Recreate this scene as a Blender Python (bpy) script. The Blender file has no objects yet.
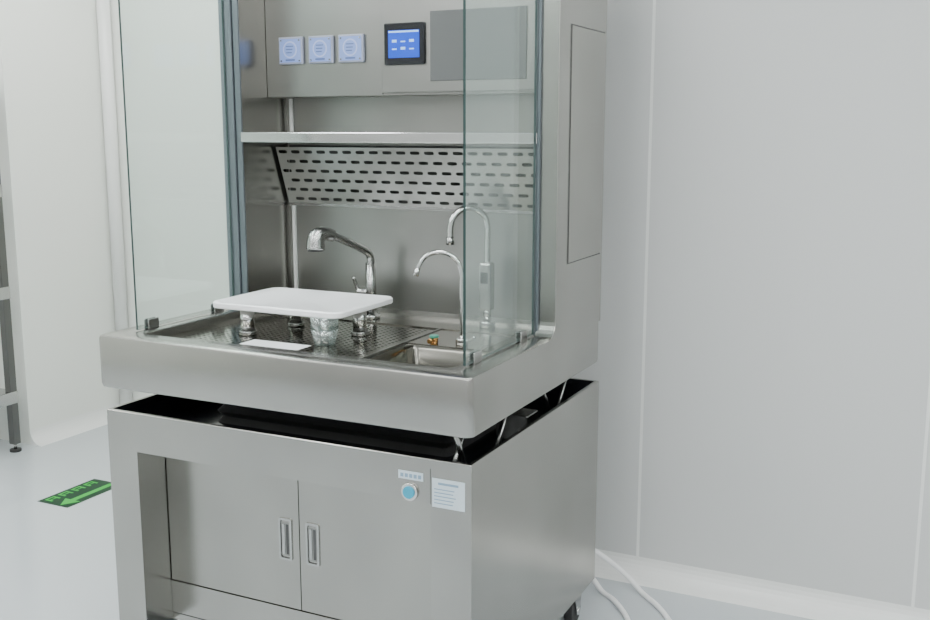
import bpy, bmesh, math, random
from mathutils import Vector, Matrix
random.seed(4)
S = bpy.context.scene
COL = S.collection

# ------------------------------------------------------------------ materials
def nodes(name):
    m = bpy.data.materials.new(name); m.use_nodes = True
    nt = m.node_tree
    return m, nt, nt.nodes["Principled BSDF"]

def plain(name, col, rough=0.5, metal=0.0, spec=0.5, var=0.0, scale=4.0, emit=None, es=0.0, bump=0.0):
    m, nt, b = nodes(name)
    b.inputs["Base Color"].default_value = (*col, 1)
    b.inputs["Roughness"].default_value = rough
    b.inputs["Metallic"].default_value = metal
    b.inputs["Specular IOR Level"].default_value = spec
    if emit:
        b.inputs["Emission Color"].default_value = (*emit, 1)
        b.inputs["Emission Strength"].default_value = es
    if var > 0 or bump > 0:
        tc = nt.nodes.new("ShaderNodeTexCoord")
        n = nt.nodes.new("ShaderNodeTexNoise"); n.inputs["Scale"].default_value = scale
        n.inputs["Detail"].default_value = 3
        nt.links.new(tc.outputs["Object"], n.inputs["Vector"])
        if var > 0:
            r = nt.nodes.new("ShaderNodeValToRGB")
            r.color_ramp.elements[0].color = (*[c*(1-var) for c in col], 1)
            r.color_ramp.elements[1].color = (*[min(1, c*(1+var)) for c in col], 1)
            nt.links.new(n.outputs["Fac"], r.inputs["Fac"])
            nt.links.new(r.outputs["Color"], b.inputs["Base Color"])
        if bump > 0:
            bp = nt.nodes.new("ShaderNodeBump"); bp.inputs["Strength"].default_value = bump
            bp.inputs["Distance"].default_value = 0.01
            nt.links.new(n.outputs["Fac"], bp.inputs["Height"])
            nt.links.new(bp.outputs["Normal"], b.inputs["Normal"])
    return m

def steel(name, col=(0.375, 0.368, 0.345), rough=0.25, stretch=(2, 2, 160), rv=0.015):
    m, nt, b = nodes(name)
    b.inputs["Metallic"].default_value = 1
    tc = nt.nodes.new("ShaderNodeTexCoord")
    mp = nt.nodes.new("ShaderNodeMapping"); mp.inputs["Scale"].default_value = stretch
    n = nt.nodes.new("ShaderNodeTexNoise"); n.inputs["Scale"].default_value = 4; n.inputs["Detail"].default_value = 3
    nt.links.new(tc.outputs["Object"], mp.inputs["Vector"]); nt.links.new(mp.outputs["Vector"], n.inputs["Vector"])
    mr = nt.nodes.new("ShaderNodeMapRange")
    mr.inputs["To Min"].default_value = rough - rv; mr.inputs["To Max"].default_value = rough + rv
    nt.links.new(n.outputs["Fac"], mr.inputs["Value"]); nt.links.new(mr.outputs["Result"], b.inputs["Roughness"])
    n2 = nt.nodes.new("ShaderNodeTexNoise"); n2.inputs["Scale"].default_value = 2.2; n2.inputs["Detail"].default_value = 2
    nt.links.new(tc.outputs["Object"], n2.inputs["Vector"])
    r = nt.nodes.new("ShaderNodeValToRGB")
    r.color_ramp.elements[0].position = 0.3; r.color_ramp.elements[1].position = 0.7
    r.color_ramp.elements[0].color = (*[c*0.88 for c in col], 1)
    r.color_ramp.elements[1].color = (*[c*1.12 for c in col], 1)
    nt.links.new(n2.outputs["Fac"], r.inputs["Fac"]); nt.links.new(r.outputs["Color"], b.inputs["Base Color"])
    bp = nt.nodes.new("ShaderNodeBump"); bp.inputs["Strength"].default_value = 0.25; bp.inputs["Distance"].default_value = 0.01
    nt.links.new(n2.outputs["Fac"], bp.inputs["Height"]); nt.links.new(bp.outputs["Normal"], b.inputs["Normal"])
    return m

def glassmat(name, tint=(0.93, 0.97, 0.96), base=0.03, power=4.0, amp=0.5, haze=0.0):
    m = bpy.data.materials.new(name); m.use_nodes = True
    nt = m.node_tree; nt.nodes.clear()
    o = nt.nodes.new("ShaderNodeOutputMaterial")
    t = nt.nodes.new("ShaderNodeBsdfTransparent"); t.inputs["Color"].default_value = (*tint, 1)
    g = nt.nodes.new("ShaderNodeBsdfGlossy"); g.inputs["Roughness"].default_value = 0.04
    g.inputs["Color"].default_value = (0.95, 1, 0.98, 1)
    f = nt.nodes.new("ShaderNodeLayerWeight"); f.inputs["Blend"].default_value = 0.5
    p = nt.nodes.new("ShaderNodeMath"); p.operation = 'POWER'; p.inputs[1].default_value = power
    q = nt.nodes.new("ShaderNodeMath"); q.operation = 'MULTIPLY_ADD'; q.inputs[1].default_value = amp; q.inputs[2].default_value = base
    mx = nt.nodes.new("ShaderNodeMixShader")
    nt.links.new(f.outputs["Facing"], p.inputs[0]); nt.links.new(p.outputs[0], q.inputs[0])
    nt.links.new(q.outputs[0], mx.inputs[0])
    nt.links.new(t.outputs[0], mx.inputs[1]); nt.links.new(g.outputs[0], mx.inputs[2])
    last = mx
    if haze > 0:
        d = nt.nodes.new("ShaderNodeBsdfDiffuse"); d.inputs["Color"].default_value = (0.8, 0.88, 0.86, 1)
        m2 = nt.nodes.new("ShaderNodeMixShader"); m2.inputs[0].default_value = haze
        nt.links.new(mx.outputs[0], m2.inputs[1]); nt.links.new(d.outputs[0], m2.inputs[2]); last = m2
    nt.links.new(last.outputs[0], o.inputs[0])
    return m

M = {}
M["steel"] = steel("brushed_steel")
M["steelv"] = steel("brushed_steel_vertical_grain", stretch=(160, 160, 2))
M["steel_in"] = steel("brushed_steel_hood_interior", col=(0.335, 0.335, 0.318), rough=0.30)
M["steel_tray"] = steel("tray_steel", col=(0.34, 0.325, 0.29), rough=0.16, stretch=(40, 3, 3))
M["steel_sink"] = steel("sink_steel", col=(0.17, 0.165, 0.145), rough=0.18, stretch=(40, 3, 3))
M["steel_door"] = steel("door_steel", col=(0.365, 0.358, 0.332), rough=0.24, rv=0.0)
M["chrome"] = plain("chrome", (0.66, 0.66, 0.65), 0.12, 1.0)
M["satin"] = plain("satin_nickel", (0.44, 0.44, 0.43), 0.26, 1.0)
M["bluegrey"] = plain("anodised_grey", (0.17, 0.195, 0.215), 0.35, 0.7)
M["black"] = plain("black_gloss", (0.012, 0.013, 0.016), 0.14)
M["dark"] = plain("dark_cavity", (0.02, 0.022, 0.025), 0.6)
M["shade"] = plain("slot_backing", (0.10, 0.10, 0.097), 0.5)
M["slotdark"] = plain("groove_dark", (0.06, 0.06, 0.06), 0.5)
M["glass"] = glassmat("clear_side_glass", tint=(0.915, 0.96, 0.945), base=0.045, amp=0.55, haze=0.03)
M["glassleg"] = glassmat("glass_cup", tint=(0.8, 0.86, 0.86), base=0.12, power=2.0, amp=0.7, haze=0.12)
M["glassedge"] = plain("glass_edge_green", (0.03, 0.055, 0.052), 0.35, spec=0.2)
M["wall"] = plain("wall_panel_white", (0.80, 0.82, 0.77), 0.38, var=0.015, scale=0.8)
M["wallf"] = plain("wall_panel_dim", (0.50, 0.50, 0.49), 0.5)  # walls out of view, greyed down to darken the steel's reflections
M["wallb"] = plain("wall_panel_grey", (0.60, 0.61, 0.60), 0.38, var=0.015, scale=0.8)
M["trim"] = plain("trim_white", (0.80, 0.81, 0.79), 0.3)
M["floor"] = plain("epoxy_floor", (0.52, 0.56, 0.58), 0.07, var=0.03, scale=1.5, spec=0.65)
M["ceil"] = plain("ceiling_white", (0.85, 0.86, 0.86), 0.7)
M["lamp"] = plain("led_panel", (1, 1, 1), 0.5, emit=(0.985, 1.0, 1.0), es=11.8)
M["lampframe"] = plain("lamp_frame", (0.8, 0.8, 0.8), 0.4)
M["plastic"] = plain("white_polyethylene", (0.95, 0.96, 0.975), 0.3)
M["green"] = plain("sticker_green", (0.02, 0.42, 0.04), 0.5)
M["dgreen"] = plain("sticker_dark_green", (0.01, 0.045, 0.02), 0.5, spec=0.2)
M["screen"] = plain("screen_blue", (0.01, 0.05, 0.4), 0.2, emit=(0.005, 0.09, 0.8), es=0.6)
M["screenlt"] = plain("screen_text", (0.3, 0.5, 0.9), 0.3, emit=(0.35, 0.65, 1), es=0.6)
M["meter"] = plain("meter_face", (0.22, 0.30, 0.56), 0.25, emit=(0.2, 0.32, 0.95), es=0.24)
M["meterdial"] = plain("meter_dial", (0.34, 0.40, 0.62), 0.25, emit=(0.4, 0.5, 0.95), es=0.26)
M["metertxt"] = plain("meter_print", (0.08, 0.13, 0.35), 0.3)
M["meterrim"] = plain("meter_rim", (0.34, 0.36, 0.46), 0.3)
M["monitor"] = plain("monitor_grey", (0.11, 0.115, 0.115), 0.25)
M["cyan"] = plain("button_cyan", (0.02, 0.27, 0.40), 0.3, emit=(0.05, 0.5, 0.7), es=0.1)
M["label"] = plain("paper_label", (0.55, 0.63, 0.68), 0.5)
M["ink"] = plain("label_ink", (0.20, 0.30, 0.40), 0.5)
M["cable"] = plain("cable_white", (0.92, 0.92, 0.92), 0.35)
M["rubber"] = plain("rubber_black", (0.03, 0.03, 0.03), 0.6)
M["brass"] = plain("brass", (0.75, 0.40, 0.15), 0.25, 1.0)
M["teal"] = plain("green_plastic", (0.05, 0.25, 0.18), 0.3)
M["rackm"] = plain("rack_steel", (0.13, 0.13, 0.125), 0.4, 0.8)

# ------------------------------------------------------------------ helpers
def empty(name):
    e = bpy.data.objects.new(name, None); COL.objects.link(e); e.empty_display_size = 0.1
    return e

def addmesh(name, verts, faces, mat, parent=None, smooth=False, mats=None, midx=None):
    me = bpy.data.meshes.new(name); me.from_pydata([tuple(v) for v in verts], [], faces); me.update()
    for mm in (mats or [mat]): me.materials.append(mm)
    if midx:
        for p, i in zip(me.polygons, midx): p.material_index = i
    bm = bmesh.new(); bm.from_mesh(me)
    bmesh.ops.recalc_face_normals(bm, faces=bm.faces); bm.to_mesh(me); bm.free()
    if smooth:
        for p in me.polygons: p.use_smooth = True
    o = bpy.data.objects.new(name, me); COL.objects.link(o)
    if parent: o.parent = parent
    return o

def bev(o, w, seg=2):
    md = o.modifiers.new("bevel", "BEVEL"); md.width = w; md.segments = seg; md.limit_method = 'ANGLE'
    md.harden_normals = False
    return o

def box(name, x0, x1, y0, y1, z0, z1, mat, parent=None, b=0.0):
    v = [(x, y, z) for x in (x0, x1) for y in (y0, y1) for z in (z0, z1)]
    f = [(0,1,3,2),(4,6,7,5),(0,4,5,1),(2,3,7,6),(0,2,6,4),(1,5,7,3)]
    o = addmesh(name, v, f, mat, parent)
    if b: bev(o, b)
    return o

def cyl(name, p, axis, r, h, mat, parent=None, seg=28, r2=None, b=0.0):
    a = Vector(axis).normalized(); q = a.to_track_quat('Z', 'Y'); r2 = r if r2 is None else r2
    vs = []
    for k, (rr, hh) in enumerate(((r, 0), (r2, h))):
        for i in range(seg):
            t = 2*math.pi*i/seg
            vs.append(Vector(p) + q @ Vector((rr*math.cos(t), rr*math.sin(t), hh)))
    fs = [(i, (i+1) % seg, seg+(i+1) % seg, seg+i) for i in range(seg)]
    fs += [tuple(range(seg))[::-1], tuple(range(seg, 2*seg))]
    o = addmesh(name, vs, fs, mat, parent)
    for pl in o.data.polygons:
        if len(pl.vertices) == 4: pl.use_smooth = True
    if b: bev(o, b)
    return o

def spline(pts, n=8):
    P = [Vector(p) for p in pts]; P = [2*P[0]-P[1]] + P + [2*P[-1]-P[-2]]
    out = []
    for i in range(1, len(P)-2):
        a, b, c, d = P[i-1:i+3]
        for k in range(n):
            t = k/n
            out.append(0.5*((2*b)+(c-a)*t+(2*a-5*b+4*c-d)*t*t+(3*b-a-3*c+d)*t**3))
    out.append(P[-2]); return out

def tube(name, pts, r, mat, parent=None, seg=14, smooth=True, n=8):
    C = spline(pts, n) if smooth else [Vector(p) for p in pts]
    R = r if isinstance(r, (list, tuple)) else None
    vs = []; nrm = None
    for i, c in enumerate(C):
        t = (C[min(i+1, len(C)-1)] - C[max(i-1, 0)]).normalized()
        if nrm is None:
            nrm = t.orthogonal().normalized()
        else:
            nrm = (nrm - t*nrm.dot(t)).normalized()
        bn = t.cross(nrm)
        rr = r if R is None else R[0] + (R[1]-R[0])*i/(len(C)-1)
        for k in range(seg):
            a = 2*math.pi*k/seg
            vs.append(c + nrm*rr*math.cos(a) + bn*rr*math.sin(a))
    fs = []
    for i in range(len(C)-1):
        for k in range(seg):
            fs.append((i*seg+k, i*seg+(k+1) % seg, (i+1)*seg+(k+1) % seg, (i+1)*seg+k))
    fs.append(tuple(range(seg))[::-1]); fs.append(tuple(range((len(C)-1)*seg, len(C)*seg)))
    return addmesh(name, vs, fs, mat, parent, smooth=True)

def rrect(x0, x1, y0, y1, r, n=6):
    pts = []
    for cx, cy, a0 in ((x1-r, y1-r, 0), (x0+r, y1-r, 90), (x0+r, y0+r, 180), (x1-r, y0+r, 270)):
        for i in range(n+1):
            a = math.radians(a0+90*i/n); pts.append((cx+r*math.cos(a), cy+r*math.sin(a)))
    return pts

def loft(name, loops, mat, parent=None, capA=False, capB=False, closed=False, smooth=False):
    n = len(loops[0]); vs = [p for l in loops for p in l]; fs = []
    L = len(loops)
    for i in range(L if closed else L-1):
        j = (i+1) % L
        for k in range(n): fs.append((i*n+k, i*n+(k+1) % n, j*n+(k+1) % n, j*n+k))
    if capA: fs.append(tuple(range(n))[::-1])
    if capB: fs.append(tuple(range((L-1)*n, L*n)))
    o = addmesh(name, vs, fs, mat, parent)
    if smooth:
        for p in o.data.polygons: p.use_smooth = True
        o.data.set_sharp_from_angle(angle=math.radians(40))
    return o

def prism(name, prof, axis, a0, a1, mat, parent=None, b=0.0):
    def mk(p, a):
        return {'x': (a, p[0], p[1]), 'y': (p[0], a, p[1]), 'z': (p[0], p[1], a)}[axis]
    n = len(prof); vs = [mk(p, a0) for p in prof] + [mk(p, a1) for p in prof]
    fs = [(i, (i+1) % n, n+(i+1) % n, n+i) for i in range(n)] + [tuple(range(n))[::-1], tuple(range(n, 2*n))]
    o = addmesh(name, vs, fs, mat, parent)
    if b: bev(o, b)
    return o

def perforated(name, O, U, V, lu, lv, nu, nv, hw, hh, mat, parent, stagger=False):
    """sheet with real pill-shaped holes. O origin, U,V unit dirs"""
    O, U, V = Vector(O), Vector(U).normalized(), Vector(V).normalized()
    cu, cv = lu/nu, lv/nv; vs = []; fs = []
    angs = []
    ca = math.atan2(cv/2, cu/2)
    base = [0, ca*0.5, ca, (ca+math.pi/2)/2, math.pi/2]
    for q in range(4):
        for a in base[:-1] if q % 2 == 0 else [math.pi/2 - x for x in base[::-1]][:-1]:
            angs.append(q*math.pi/2 + a)
    def quad(u0, u1, v0, v1):
        s = len(vs)
        for u, v in ((u0, v0), (u1, v0), (u1, v1), (u0, v1)): vs.append(O+U*u+V*v)
        fs.append((s, s+1, s+2, s+3))
    for j in range(nv):
        odd = stagger and j % 2 == 1
        if odd:
            quad(0, cu/2, j*cv, (j+1)*cv); quad(lu-cu/2, lu, j*cv, (j+1)*cv)
        for i in range(nu-1 if odd else nu):
            c = (i+(1.0 if odd else 0.5))*cu, (j+0.5)*cv; s = len(vs); m = len(angs)
            for a in angs:
                dx, dy = math.cos(a), math.sin(a)
                k = min((cu/2)/abs(dx) if abs(dx) > 1e-6 else 9, (cv/2)/abs(dy) if abs(dy) > 1e-6 else 9)
                vs.append(O + U*(c[0]+dx*k) + V*(c[1]+dy*k))
            r = min(hw, hh)/2; e = hw/2 - r; f = hh/2 - r
            for a in angs:
                dx, dy = math.cos(a), math.sin(a)
                sx = (1 if dx > 1e-6 else -1 if dx < -1e-6 else 0); sy = (1 if dy > 1e-6 else -1 if dy < -1e-6 else 0)
                vs.append(O + U*(c[0]+sx*e+dx*r) + V*(c[1]+sy*f+dy*r))
            for k in range(m):
                fs.append((s+k, s+(k+1) % m, s+m+(k+1) % m, s+m+k))
    return addmesh(name, vs, fs, mat, parent)

# ------------------------------------------------------------------ room
CZ = 2.95
YB = 3.45
box("floor", -6.0, 3.2, -3.2, 4.5, -0.06, 0.0, M["floor"])
box("ceiling", -6.0, 3.2, -3.2, 4.5, CZ, CZ+0.06, M["ceil"])
wb = empty("wall_back")
seams = [-2.72, -0.985, -0.065, 1.11, 2.29, 3.0]
for i in range(len(seams)-1):
    box("panel_%d" % i, seams[i]+0.0015, seams[i+1]-0.0015, YB, YB+0.08, 0, CZ, M["wallb"], wb)
    box("joint_%d" % i, seams[i]-0.005, seams[i]+0.005, YB-0.0012, YB+0.01, 0.07, CZ, M["trim"], wb)
box("wall_alcove_right", -2.72, -2.64, YB+0.08, 4.30, 0, CZ, M["wall"])
box("wall_alcove_back", -4.26, -2.64, 4.30, 4.38, 0, CZ, M["wall"])
box("wall_left", -4.34, -4.26, 3.62, 4.38, 0, CZ, M["wall"])
box("wall_niche", -5.9, -4.34, 3.62, 3.70, 0, CZ, M["wall"])
box("wall_far_left", -5.98, -5.9, -3.1, 3.70, 0, CZ, M["wall"])
box("wall_front", -5.98, 3.08, -3.18, -3.1, 0, CZ, M["wallf"])
box("wall_right", 3.0, 3.08, -3.1, YB+0.08, 0, CZ, M["wallf"])
cyl("trim_1", (-4.225, 4.265, 0.0), (0, 0, 1), 0.035, CZ, M["trim"])
def cove(name, axis, a0, a1, pos, sgn):
    R = 0.075
    prof = [(pos + sgn*R*(1-math.sin(math.radians(90*i/8))), R*(1-math.cos(math.radians(90*i/8)))) for i in range(9)]
    prof = prof + [(pos, 0.0)]
    return prism(name, prof, axis, a0, a1, M["trim"])
cove("baseboard_back", 'x', -2.72, 3.0, YB, -1)
cove("baseboard_left", 'y', 3.62, 4.30, -4.26, 1)
cove("baseboard_alcove", 'x', -4.26, -2.72, 4.30, -1)

k = 0
def lamp(x, y, hx=.30, hy=.60):
    global k
    e = empty("ceiling_light_panel" if k == 0 else "ceiling_light_panel.%03d" % k)
    box("frame", x-hx-.03, x+hx+.03, y-hy-.03, y+hy+.03, CZ-0.03, CZ-0.001, M["lampframe"], e)
    box("diffuser", x-hx, x+hx, y-hy, y+hy, CZ-0.034, CZ-0.028, M["lamp"], e)
    k += 1
for x in (-4.6, -2.9, -1.2, 0.5, 2.2):
    for y in (-1.9, 0.1, 1.9):
        lamp(x, y)
lamp(-3.45, 3.55, .5, .3)  # extra panel added over the alcove to brighten the left wall
lamp(-5.0, 3.0, .3, .3)

# ------------------------------------------------------------------ workstation
WS = empty("pathology_grossing_workstation")
X0, X1, Y0, Y1 = -2.205, -1.030, 2.147, 3.10
CB, CT = 0.125, 0.803
CR = CT-0.02
PX0, PX1 = -2.097, -1.142
DY = 2.26
box("cabinet_side_left", X0, X0+0.02, Y0+0.03, Y1, CB, CR, M["steelv"], WS)
box("cabinet_side_right", X1-0.02, X1, Y0+0.03, Y1, CB, CR, M["steel"], WS)
box("cabinet_back", X0+0.02, X1-0.02, Y1-0.02, Y1, CB, CR, M["steel"], WS)
fr = [(X0, CB), (PX0, CB), (PX0, 0.688), (PX1, 0.688), (PX1, CB), (X1, CB), (X1, CR), (X0, CR)]
prism("cabinet_front_frame", fr, 'y', Y0, Y0+0.03, M["steel"], WS)
box("post_return_left", PX0-0.02, PX0, Y0+0.03, DY+0.02, CB, 0.70, M["steelv"], WS)
box("post_return_right", PX1, PX1+0.02, Y0+0.03, DY+0.02, CB, 0.70, M["steelv"], WS)
box("rail_return", PX0, PX1, Y0+0.03, DY+0.02, 0.688, 0.70, M["steel"], WS)
box("seam_right_post", PX1-0.0007, PX1+0.0007, Y0-0.0006, Y0+0.001, 0.688, CT-0.024, M["slotdark"], WS)
XM = (PX0+PX1)/2
box("door_left", PX0+0.003, XM-0.0015, DY, DY+0.02, 0.2545, 0.686, M["steel_door"], WS)
box("door_right", XM+0.0015, PX1-0.003, DY, DY+0.02, 0.2545, 0.686, M["steel_door"], WS)
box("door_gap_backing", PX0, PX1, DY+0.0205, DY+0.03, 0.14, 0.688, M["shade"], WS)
box("bottom_rail", PX0, PX1, DY-0.004, DY+0.02, 0.15, 0.252, M["steel"], WS, 0.001)
box("cabinet_bottom", X0+0.02, X1-0.02, DY, Y1-0.02, CB, CB+0.02, M["steel"], WS)
def pull(n, cx, cz):
    w, h = 0.022, 0.062
    lo = lambda s, y, r: [(p[0], y, p[1]) for p in rrect(cx-w*s, cx+w*s, cz-h-(s-1)*w, cz+h+(s-1)*w, r, 4)]
    loft("pull_frame_"+n, [lo(1.0, DY+0.001, .006), lo(1.0, DY-0.004, .006), lo(0.72, DY-0.004, .005), lo(0.66, DY-0.0008, .004)],
         M["satin"], WS, capB=False)
    box("pull_recess_"+n, cx-w*.62, cx+w*.62, DY-0.0012, DY-0.0004, cz-h*.8, cz+h*.8, M["steel_in"], WS)
    box("pull_shadow_"+n, cx+w*.1, cx+w*.5, DY-0.0018, DY-0.0013, cz-h*.72, cz+h*.72, M["slotdark"], WS)
    box("pull_lip_"+n, cx-w*.5, cx-w*.05, DY-0.0035, DY-0.0013, cz-h*.72, cz+h*.72, M["satin"], WS, 0.001)
pull("l", XM-0.047, 0.46); pull("r", XM+0.045, 0.46)
ring = lambda x0, x1, y0, y1, z, r: [(p[0], p[1], z) for p in rrect(x0, x1, y0, y1, r, 3)]
loft("cabinet_top_rim", [ring(X0, X1, Y0, Y1, CR, .002), ring(X0, X1, Y0, Y1, CT-.002, .002), ring(X0+.002, X1-.002, Y0+.002, Y1-.002, CT, .002),
     ring(X0+.012, X1-.012, Y0+.012, Y1-.012, CT, .004), ring(X0+.012, X1-.012, Y0+.012, Y1-.012, CR, .004)], M["steel"], WS)
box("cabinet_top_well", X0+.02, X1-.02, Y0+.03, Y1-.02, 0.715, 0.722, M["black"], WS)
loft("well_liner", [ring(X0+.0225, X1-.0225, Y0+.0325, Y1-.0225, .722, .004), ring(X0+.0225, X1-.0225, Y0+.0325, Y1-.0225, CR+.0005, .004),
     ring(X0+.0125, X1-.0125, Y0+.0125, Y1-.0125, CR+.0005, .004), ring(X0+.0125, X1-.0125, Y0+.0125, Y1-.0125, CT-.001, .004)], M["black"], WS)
lp = []
for i in range(9):
    ins = 0.0 if i % 2 == 0 else 0.015
    z = 0.722 + (0.866-0.722)*i/8
    lp.append(ring(-2.02+ins, -1.22-ins, 2.40+ins, 2.94-ins, z, .02))
loft("lift_bellows", lp, M["rubber"], WS)
def strut(n, a, b, w=0.008):
    tube("strut_%s" % n, [a, b], w, M["satin"], WS, seg=4, smooth=False)
strut("a", (-1.10, 2.27, 0.724), (-1.10, 2.20, 0.866)); strut("a2", (-1.125, 2.22, 0.724), (-1.125, 2.32, 0.866))
strut("b", (-1.10, 2.44, 0.724), (-1.10, 2.53, 0.866)); strut("c", (-1.10, 2.86, 0.724), (-1.10, 2.76, 0.866))
strut("d", (-1.10, 2.90, 0.724), (-1.10, 3.0, 0.866))
box("lift_motor_box", -1.18, -1.08, 2.62, 2.70, .722, .80, M["satin"], WS, .004)
tube("lift_hose", [(-1.11, 2.30, .735), (-1.09, 2.40, .75), (-1.09, 2.52, .735), (-1.10, 2.62, .75)], .009, M["rubber"], WS)
ci = 0
for x in (X0+0.045, X1-0.045):
    for y in (Y0+0.15, Y1-0.09):
        ci += 1
        cyl("caster_wheel_%d" % ci, (x-0.016, y, 0.042), (1, 0, 0), 0.042, 0.032, M["rubber"], WS, b=.004)
        cyl("caster_hub_%d" % ci, (x-0.025, y, 0.042), (1, 0, 0), 0.012, 0.05, M["chrome"], WS, b=.002)
        for s, d in ((-1, 'l'), (1, 'r')):
            prism("caster_fork_%s%d" % (d, ci), [(y-.014, .032), (y+.014, .032), (y+.03, .108), (y-.03, .108)], 'x', x+s*.018-(.004 if s < 0 else 0), x+s*.018+(.004 if s > 0 else 0), M["satin"], WS)
        box("caster_yoke_%d" % ci, x-0.022, x+0.022, y-0.03, y+0.03, 0.100, 0.110, M["satin"], WS)
        box("caster_plate_%d" % ci, x-0.035, x+0.035, y-0.035, y+0.035, 0.110, CB, M["satin"], WS)
box("warning_label", -1.137, -1.047, Y0-0.0012, Y0-0.0002, 0.683, 0.757, M["label"], WS)
box("label_title", -1.12, -1.064, Y0-0.0018, Y0-0.0013, 0.742, 0.748, M["ink"], WS)
for i in range(5):
    box("label_line_%d" % i, -1.131, -1.131+random.uniform(.05, .075), Y0-0.0018, Y0-0.0013, 0.729-i*0.009, 0.7315-i*0.009, M["ink"], WS)
box("button_label", -1.232, -1.162, Y0-0.0015, Y0-0.0002, 0.743, 0.764, M["label"], WS)
for i in range(5):
    box("button_label_glyph_%d" % i, -1.226+i*.0125, -1.217+i*.0125, Y0-0.002, Y0-0.0014, 0.748, 0.758, M["ink"], WS)
cyl("button_ring", (-1.199, Y0, 0.712), (0, -1, 0), 0.023, 0.008, M["chrome"], WS, b=.002)
cyl("button_face", (-1.199, Y0-0.008, 0.712), (0, -1, 0), 0.016, 0.004, M["cyan"], WS, b=.001)

# --- worktop
SB, ST, RF = 0.865, 1.02, 0.992
SX0 = X0-0.026
IX0, IX1, IY0, IY1 = -2.125, -1.12, 2.225, 2.945
def rg(d, z, r): return [(p[0], p[1], z) for p in rrect(SX0+d, X1-d, Y0+d, Y1-d, r, 6)]
def ri(d, z, r): return [(p[0], p[1], z) for p in rrect(IX0+d, IX1-d, IY0+d, IY1-d, r, 6)]
loft("worktop_body", [rg(.03, SB, .02), rg(.012, SB, .02), rg(.003, SB+.004, .022), rg(0, SB+.013, .024), rg(0, ST-.010, .024), rg(.003, ST-.003, .022),
     rg(.010, ST, .018), ri(-.006, ST, .03), ri(-.001, ST-.003, .027), ri(0, ST-.008, .026), ri(0.004, RF-.05, .024)],
     M["steel"], WS, capA=True, smooth=True)
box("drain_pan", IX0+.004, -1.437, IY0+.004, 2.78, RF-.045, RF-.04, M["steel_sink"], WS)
perforated("drain_plate_sheet", (-2.085, 2.255, RF), (1, 0, 0), (0, 1, 0), 0.62, 0.50, 31, 25, 0.010, 0.010, M["steel_tray"], WS)
def flat(name, x0, x1, y0, y1, z=RF, m="steel_tray"):
    return box(name, x0, x1, y0, y1, z-0.004, z, M[m], WS)
flat("drain_border_l", IX0, -2.085, IY0, 2.78); flat("drain_border_r", -1.465, -1.44, IY0, 2.78)
flat("drain_border_f", -2.085, -1.465, IY0, 2.255); flat("drain_border_b", -2.085, -1.465, 2.755, 2.78)
box("drain_edge_front", -2.085, -1.437, 2.258, 2.262, RF, RF+.003, M["satin"], WS)
box("drain_edge_right", -1.443, -1.438, IY0, 2.78, RF-.03, RF+.004, M["satin"], WS)
flat("rear_deck", IX0, IX1, 2.78, IY1, RF+.004)
flat("sink_deck", -1.437, IX1, 2.56, 2.78, RF+.001)
def sk(d, z, r): return [(p[0], p[1], z) for p in rrect(-1.437+d, IX1-d, IY0+d, 2.56-d, r, 6)]
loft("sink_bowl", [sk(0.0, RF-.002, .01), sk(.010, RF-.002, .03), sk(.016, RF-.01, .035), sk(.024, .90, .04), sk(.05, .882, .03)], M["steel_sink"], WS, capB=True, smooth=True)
cyl("sink_drain", (-1.28, 2.37, .8822), (0, 0, 1), 0.03, 0.004, M["chrome"], WS)

# --- hood
HX1, HIX1 = X1, -1.087
HX0, HIX0 = -2.175, -2.112
HT, HY = 2.30, 2.70
arc = [(2.655+0.045*math.sin(math.radians(a)), ST-.004+0.045-0.045*math.cos(math.radians(a))) for a in range(0, 91, 15)]
prof = [(2.62, ST-.02), (2.62, ST-.004)] + arc + [(HY, HT), (Y1, HT), (Y1, ST-.02)]
prism("hood_column_right", prof, 'x', HIX1, HX1-.0004, M["steelv"], WS, 0.002)
box("hood_column_left", HX0, HIX0, HY, Y1, ST, HT, M["steelv"], WS, 0.002)
box("column_frame_left", HX0-.004, HIX0-.02, HY-.014, HY-.0005, ST, HT, M["bluegrey"], WS, 0.002)
box("column_frame_left_inner", HIX0-.018, HIX0+.004, HY-.008, HY-.0005, ST, HT, M["bluegrey"], WS, 0.002)
box("column_frame_right", HIX1-.006, HIX1+.006, HY-.010, HY-.0005, ST, HT, M["bluegrey"], WS, 0.001)
box("hood_back_panel", HIX0, HIX1, 2.945, 2.955, RF, HT, M["steel_in"], WS)
box("hood_back_shell", HIX0, HIX1, Y1-.01, Y1, ST, HT, M["steel"], WS)
box("hood_top", HIX0, HIX1, HY, Y1-.01, HT-.03, HT, M["steel"], WS)
def gro(n, y0, y1, z0, z1):
    box(n, HX1-.0005, HX1+.0006, y0, y1, z0, z1, M["slotdark"], WS)
ya, yb_, za, zb = 2.79, 3.075, 1.222, 1.888
box("access_panel", HX1-.0004, HX1+.0022, ya, yb_, za, zb, M["steel_door"], WS)
gro("access_gap_l", ya-.004, ya, za-.004, zb+.004); gro("access_gap_r", yb_, yb_+.004, za-.004, zb+.004)
gro("access_gap_t", ya, yb_, zb, zb+.004); gro("access_gap_b", ya, yb_, za-.004, za)
box("shelf", HIX0+.002, HIX1-.002, 2.695, 2.944, 1.578, 1.592, M["steel_in"], WS)
box("shelf_front_lip", HIX0+.002, HIX1-.002, 2.688, 2.697, 1.562, 1.594, M["chrome"], WS, .003)
pv = Vector((0, 2.93-2.862, 1.355-1.545)); L = pv.length
perforated("slotted_panel", (HIX0+.01, 2.862, 1.545), (1, 0, 0), pv, (HIX1-HIX0)-.02, L, 20, 6, 0.034, 0.0115, M["steel_in"], WS, stagger=True)
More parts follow.
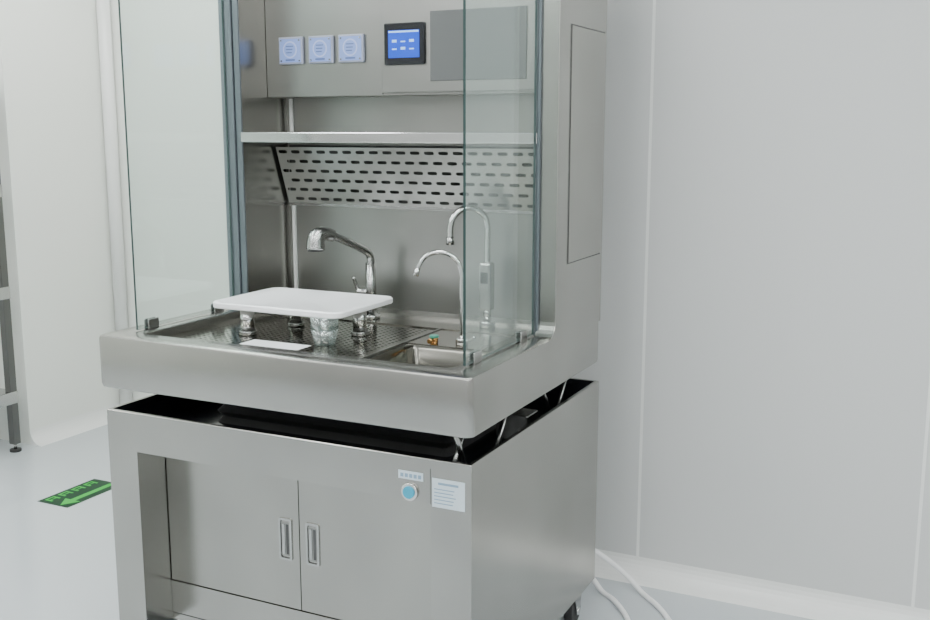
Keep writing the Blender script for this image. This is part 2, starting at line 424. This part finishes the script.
box("slotted_panel_lip", HIX0+.01, HIX1-.01, 2.928, 2.944, 1.346, 1.356, M["satin"], WS, .001)
box("slotted_panel_back", HIX0+.01, HIX1-.01, 2.9405, 2.944, 1.36, 1.55, M["shade"], WS)
box("corner_white_strip", -2.095, -2.083, 2.934, 2.9445, RF+.005, 1.347, M["trim"], WS, .002)  # plain white reflective strip in the back corner, no emission
box("corner_white_strip_top", -2.095, -2.083, 2.934, 2.9445, 1.595, 1.705, M["trim"], WS, .002)
CY = 2.84
box("control_box", HIX0+.001, HIX1-.001, CY, 2.944, 1.707, HT-.03, M["steel_in"], WS, .001)
box("control_door", -1.667, HIX1-.004, CY-.012, CY-.0003, 1.715, HT-.04, M["steel_in"], WS, .002)
box("control_seam", -1.672, -1.668, CY-.001, CY, 1.710, HT-.04, M["slotdark"], WS)
box("display_bezel", -1.652, -1.512, CY-.022, CY-.0121, 1.797, 1.922, M["black"], WS, .004)
box("display_screen", -1.636, -1.528, CY-.0232, CY-.0222, 1.818, 1.900, M["screen"], WS)
box("display_header", -1.634, -1.530, CY-.0238, CY-.0233, 1.893, 1.898, M["screenlt"], WS)
for i in range(3):
    for j in range(2):
        box("display_item_%d%d" % (i, j), -1.622+i*.030, -1.606+i*.030, CY-.0238, CY-.0233, 1.842+j*.022, 1.846+j*.022+.004*((i+j) % 2), M["screenlt"], WS)
box("monitor_panel", -1.495, -1.18, CY-.016, CY-.0121, 1.747, 1.952, M["monitor"], WS, .002)
for i, cx in enumerate((-2.007, -1.892, -1.779)):
    z = 1.853
    box("meter_body_%d" % i, cx-.046, cx+.046, CY-.012, CY-.0003, z-.043, z+.043, M["meterrim"], WS, .003)
    box("meter_face_%d" % i, cx-.040, cx+.040, CY-.0135, CY-.0122, z-.037, z+.037, M["meter"], WS)
    cyl("meter_dial_%d" % i, (cx, CY-.0136, z+.003), (0, -1, 0), .027, .001, M["meterdial"], WS)
    cyl("meter_dial_in_%d" % i, (cx, CY-.0147, z+.003), (0, -1, 0), .022, .0006, M["meter"], WS)
    for q in range(3):
        box("meter_digit_%d%d" % (i, q), cx-.014, cx+.014-.003*q, CY-.016, CY-.0154, z+.012-q*.010, z+.015-q*.010, M["metertxt"], WS)
    box("meter_text_%d" % i, cx-.018, cx+.018, CY-.0142, CY-.0136, z-.032, z-.027, M["metertxt"], WS)
    for q, (sx, sz) in enumerate(((-1, -1), (1, -1), (-1, 1), (1, 1))):
        cyl("meter_screw_%d%d" % (i, q), (cx+sx*.035, CY-.0135, z+sz*.032), (0, -1, 0), .003, .0015, M["satin"], WS, seg=8)
def screen(n, xc):
    x0, x1, y0, y1, z0, z1 = xc-.0035, xc+.0035, 2.240, HY-.016, ST+.004, 2.28
    v = [(x, y, z) for x in (x0, x1) for y in (y0, y1) for z in (z0, z1)]
    f = [(0,1,3,2),(4,6,7,5),(0,4,5,1),(2,3,7,6),(0,2,6,4),(1,5,7,3)]
    addmesh("glass_screen_"+n, v, f, None, WS, mats=[M["glass"], M["glassedge"]], midx=[0, 0, 1, 1, 1, 1])
    for i, y in enumerate((2.30, 2.60)):
        for s in (-1, 1):
            box("glass_clamp_%s%d%d" % (n, i, s), xc+s*.004-(0.006 if s < 0 else 0), xc+s*.004+(0.006 if s > 0 else 0), y-.022, y+.022, ST, ST+.030, M["satin"], WS, .002)
screen("l", -2.160); screen("r", -1.094)

# ------------------------------------------------------------------ board
DB = empty("dissection_board")
BZ = 1.082
bx = [-2.035, -1.575, 2.410, 2.745]
def br(d, z, r): return [(p[0], p[1], z) for p in rrect(bx[0]+d, bx[1]-d, bx[2]+d, bx[3]-d, r, 6)]
loft("board_plate", [br(.003, BZ-.009, .03), br(0, BZ-.006, .033), br(0, BZ+.006, .033), br(.004, BZ+.010, .03), br(.016, BZ+.010, .02), br(.022, BZ+.006, .018)],
     M["plastic"], DB, capA=True, capB=True, smooth=True)
for i, (x, y) in enumerate(((-1.93, 2.46), (-1.88, 2.64), (-1.62, 2.60))):
    cyl("leg_%d" % i, (x, y, RF+.012), (0, 0, 1), .021, BZ-.009-RF-.012, M["chrome"], DB)
    cyl("leg_collar_%d" % i, (x, y, RF+.0005), (0, 0, 1), .027, .012, M["satin"], DB, b=.002)
cyl("leg_3", (-1.64, 2.44, RF+.0005), (0, 0, 1), .030, .045, M["glassleg"], DB, r2=.040)
cyl("leg_3_top", (-1.64, 2.44, RF+.0455), (0, 0, 1), .040, BZ-.009-RF-.0455, M["glassleg"], DB)
cyl("leg_3_core", (-1.64, 2.44, RF+.001), (0, 0, 1), .012, BZ-.010-RF, M["chrome"], DB)
box("white_patch", -1.86, -1.66, 2.33, 2.40, RF+.0006, RF+.0016, M["plastic"], DB)  # flat white patch on the tray at the board's front

# ------------------------------------------------------------------ faucets
DK = RF+.004
F1 = empty("pull_out_faucet")
fx, fy = -1.725, 2.84
cyl("base", (fx, fy, DK), (0, 0, 1), .028, .012, M["chrome"], F1, b=.003)
cyl("column", (fx, fy, DK+.012), (0, 0, 1), .017, .17, M["satin"], F1)
tube("neck", [(fx, fy, DK+.17), (fx, fy, DK+.195), (fx-.002, fy-.012, DK+.216), (fx-.016, fy-.045, DK+.236), (fx-.035, fy-.10, DK+.262), (fx-.048, fy-.15, DK+.283)], .0125, M["satin"], F1)
tube("spray_head", [(fx-.047, fy-.145, DK+.281), (fx-.060, fy-.175, DK+.288), (fx-.070, fy-.200, DK+.280), (fx-.071, fy-.206, DK+.242)], [.019, .029], M["satin"], F1, seg=20)
cyl("spray_nozzle", (fx-.071, fy-.206, DK+.2415), (0, 0, -1), .024, .004, M["rubber"], F1)
cyl("handle_hub", (fx-.012, fy, DK+.085), (-1, -.2, 0), .014, .035, M["satin"], F1, b=.002)
tube("handle_lever", [(fx-.043, fy-.006, DK+.085), (fx-.050, fy-.012, DK+.11), (fx-.052, fy-.022, DK+.135)], .006, M["satin"], F1)

F2 = empty("gooseneck_faucet")
gx, gy, gz = -1.278, 2.60, RF+.0012
cyl("base", (gx, gy, gz), (0, 0, 1), .018, .02, M["chrome"], F2, b=.003)
pts = [(gx, gy, gz+.02), (gx, gy, gz+.10), (gx, gy, gz+.18)]
R = .064
for a in range(0, 166, 33):
    t = math.radians(a); d = R-R*math.cos(t)
    pts.append((gx-d*.93, gy-d*.37, gz+.203+R*math.sin(t)))
tube("neck", pts, .0065, M["chrome"], F2)
cyl("tip", pts[-1], (-.25, -.1, -1), .008, .022, M["chrome"], F2)
tube("lever", [(gx+.012, gy, gz+.012), (gx+.03, gy-.01, gz+.018), (gx+.05, gy-.02, gz+.03)], .004, M["chrome"], F2)

F3 = empty("gooseneck_faucet.001")
gx, gy, gz = -1.318, 2.86, DK
cyl("base", (gx, gy, gz), (0, 0, 1), .025, .02, M["chrome"], F3, b=.003)
cyl("stem", (gx, gy, gz+.02), (0, 0, 1), .012, .05, M["chrome"], F3)
box("heater_body", gx-.020, gx+.020, gy-.024, gy+.016, gz+.055, gz+.205, M["satin"], F3, .008)
box("heater_display", gx-.012, gx+.012, gy-.0255, gy-.0243, gz+.14, gz+.175, M["black"], F3)
pts = [(gx, gy, gz+.20), (gx, gy, gz+.24), (gx, gy, gz+.29)]
R = .060
for a in range(0, 181, 30):
    t = math.radians(a); d = R-R*math.cos(t)
    pts.append((gx-d*.7, gy-d*.72, gz+.312+R*math.sin(t)))
pts.append((pts[-1][0], pts[-1][1]-.002, gz+.285))
tube("neck", pts, .010, M["chrome"], F3)
cyl("aerator", pts[-1], (0, 0, -1), .0125, .022, M["satin"], F3)

VK = empty("sink_valve")
cyl("body", (-1.36, 2.585, RF+.0012), (0, 0, 1), .012, .016, M["brass"], VK, b=.002)
cyl("knob", (-1.36, 2.585, RF+.0172), (0, 0, 1), .014, .008, M["teal"], VK, b=.003)
cyl("outlet", (-1.36, 2.573, RF+.012), (0, -1, 0), .007, .02, M["brass"], VK)

# ------------------------------------------------------------------ floor sticker
ST_ = empty("floor_arrow_sticker")
sx0, sx1, sy0, sy1 = -3.565, -3.385, 3.04, 3.37
box("base", sx0, sx1, sy0, sy1, 0.0003, 0.0012, M["dgreen"], ST_)
cx = -3.437
ar = [(cx, 3.05), (cx+.045, 3.12), (cx+.014, 3.12), (cx+.014, 3.35), (cx-.014, 3.35), (cx-.014, 3.12), (cx-.045, 3.12)]
prism("arrow", ar, 'z', .0012, .0018, M["green"], ST_)
for i in range(4):
    y = 3.065+i*.073
    box("glyph_a%d" % i, -3.548, -3.505, y, y+.010, .0012, .0018, M["green"], ST_)
    box("glyph_b%d" % i, -3.548, -3.540, y+.010, y+.042, .0012, .0018, M["green"], ST_)
    box("glyph_c%d" % i, -3.526, -3.520, y+.010, y+.042, .0012, .0018, M["green"], ST_)
    box("glyph_d%d" % i, -3.548, -3.505, y+.042, y+.052, .0012, .0018, M["green"], ST_)

# ------------------------------------------------------------------ cables
tube("power_cable", [(-1.22, 3.13, .30), (-1.16, 3.20, .22), (-1.07, 3.29, .125), (-.99, 3.33, .05), (-.92, 3.30, .0095), (-.85, 3.23, .0095), (-.79, 3.15, .0095), (-.70, 3.0, .0095), (-.6, 2.8, .0095)], .009, M["cable"])
tube("power_cable.001", [(-1.24, 3.13, .22), (-1.18, 3.17, .16), (-1.10, 3.24, .07), (-1.05, 3.25, .0095), (-.99, 3.20, .0095), (-.91, 3.09, .0095), (-.83, 2.9, .0095)], .009, M["cable"])

# ------------------------------------------------------------------ storage rack
RK = empty("storage_rack")
rx0, rx1, ry0, ry1 = -5.2, -4.222, 3.13, 3.53
for i, (x, y) in enumerate(((rx0, ry0), (rx1-.04, ry0), (rx0, ry1-.04), (rx1-.04, ry1-.04))):
    box("post_%d" % i, x, x+.04, y, y+.04, .04, 1.84, M["rackm"], RK, .003)
    cyl("foot_%d" % i, (x+.02, y+.02, 0), (0, 0, 1), .028, .012, M["rubber"], RK)
    cyl("foot_stem_%d" % i, (x+.02, y+.02, .012), (0, 0, 1), .008, .03, M["satin"], RK)
for i, z in enumerate((.30, .83, 1.33, 1.82)):
    box("shelf_%d" % i, rx0+.001, rx1-.001, ry0+.001, ry1-.001, z-.03, z, M["rackm"], RK, .002)
    box("shelf_edge_%d" % i, rx0+.04, rx1+.002, ry0-.006, ry1+.002, z-.05, z+.012, M["satin"], RK, .003)

# ------------------------------------------------------------------ world + camera
w = bpy.data.worlds.new("world"); S.world = w; w.use_nodes = True
w.node_tree.nodes["Background"].inputs[0].default_value = (0.9, 0.95, 1, 1)
w.node_tree.nodes["Background"].inputs[1].default_value = 0.3
cam = bpy.data.cameras.new("camera"); co = bpy.data.objects.new("camera", cam); COL.objects.link(co)
cam.sensor_width = 36; cam.lens = 1030/930*36; cam.clip_start = 0.05
co.location = (0, 0, 1.6)
co.rotation_euler = (math.radians(90-9.9), 0, math.radians(26))
S.camera = co
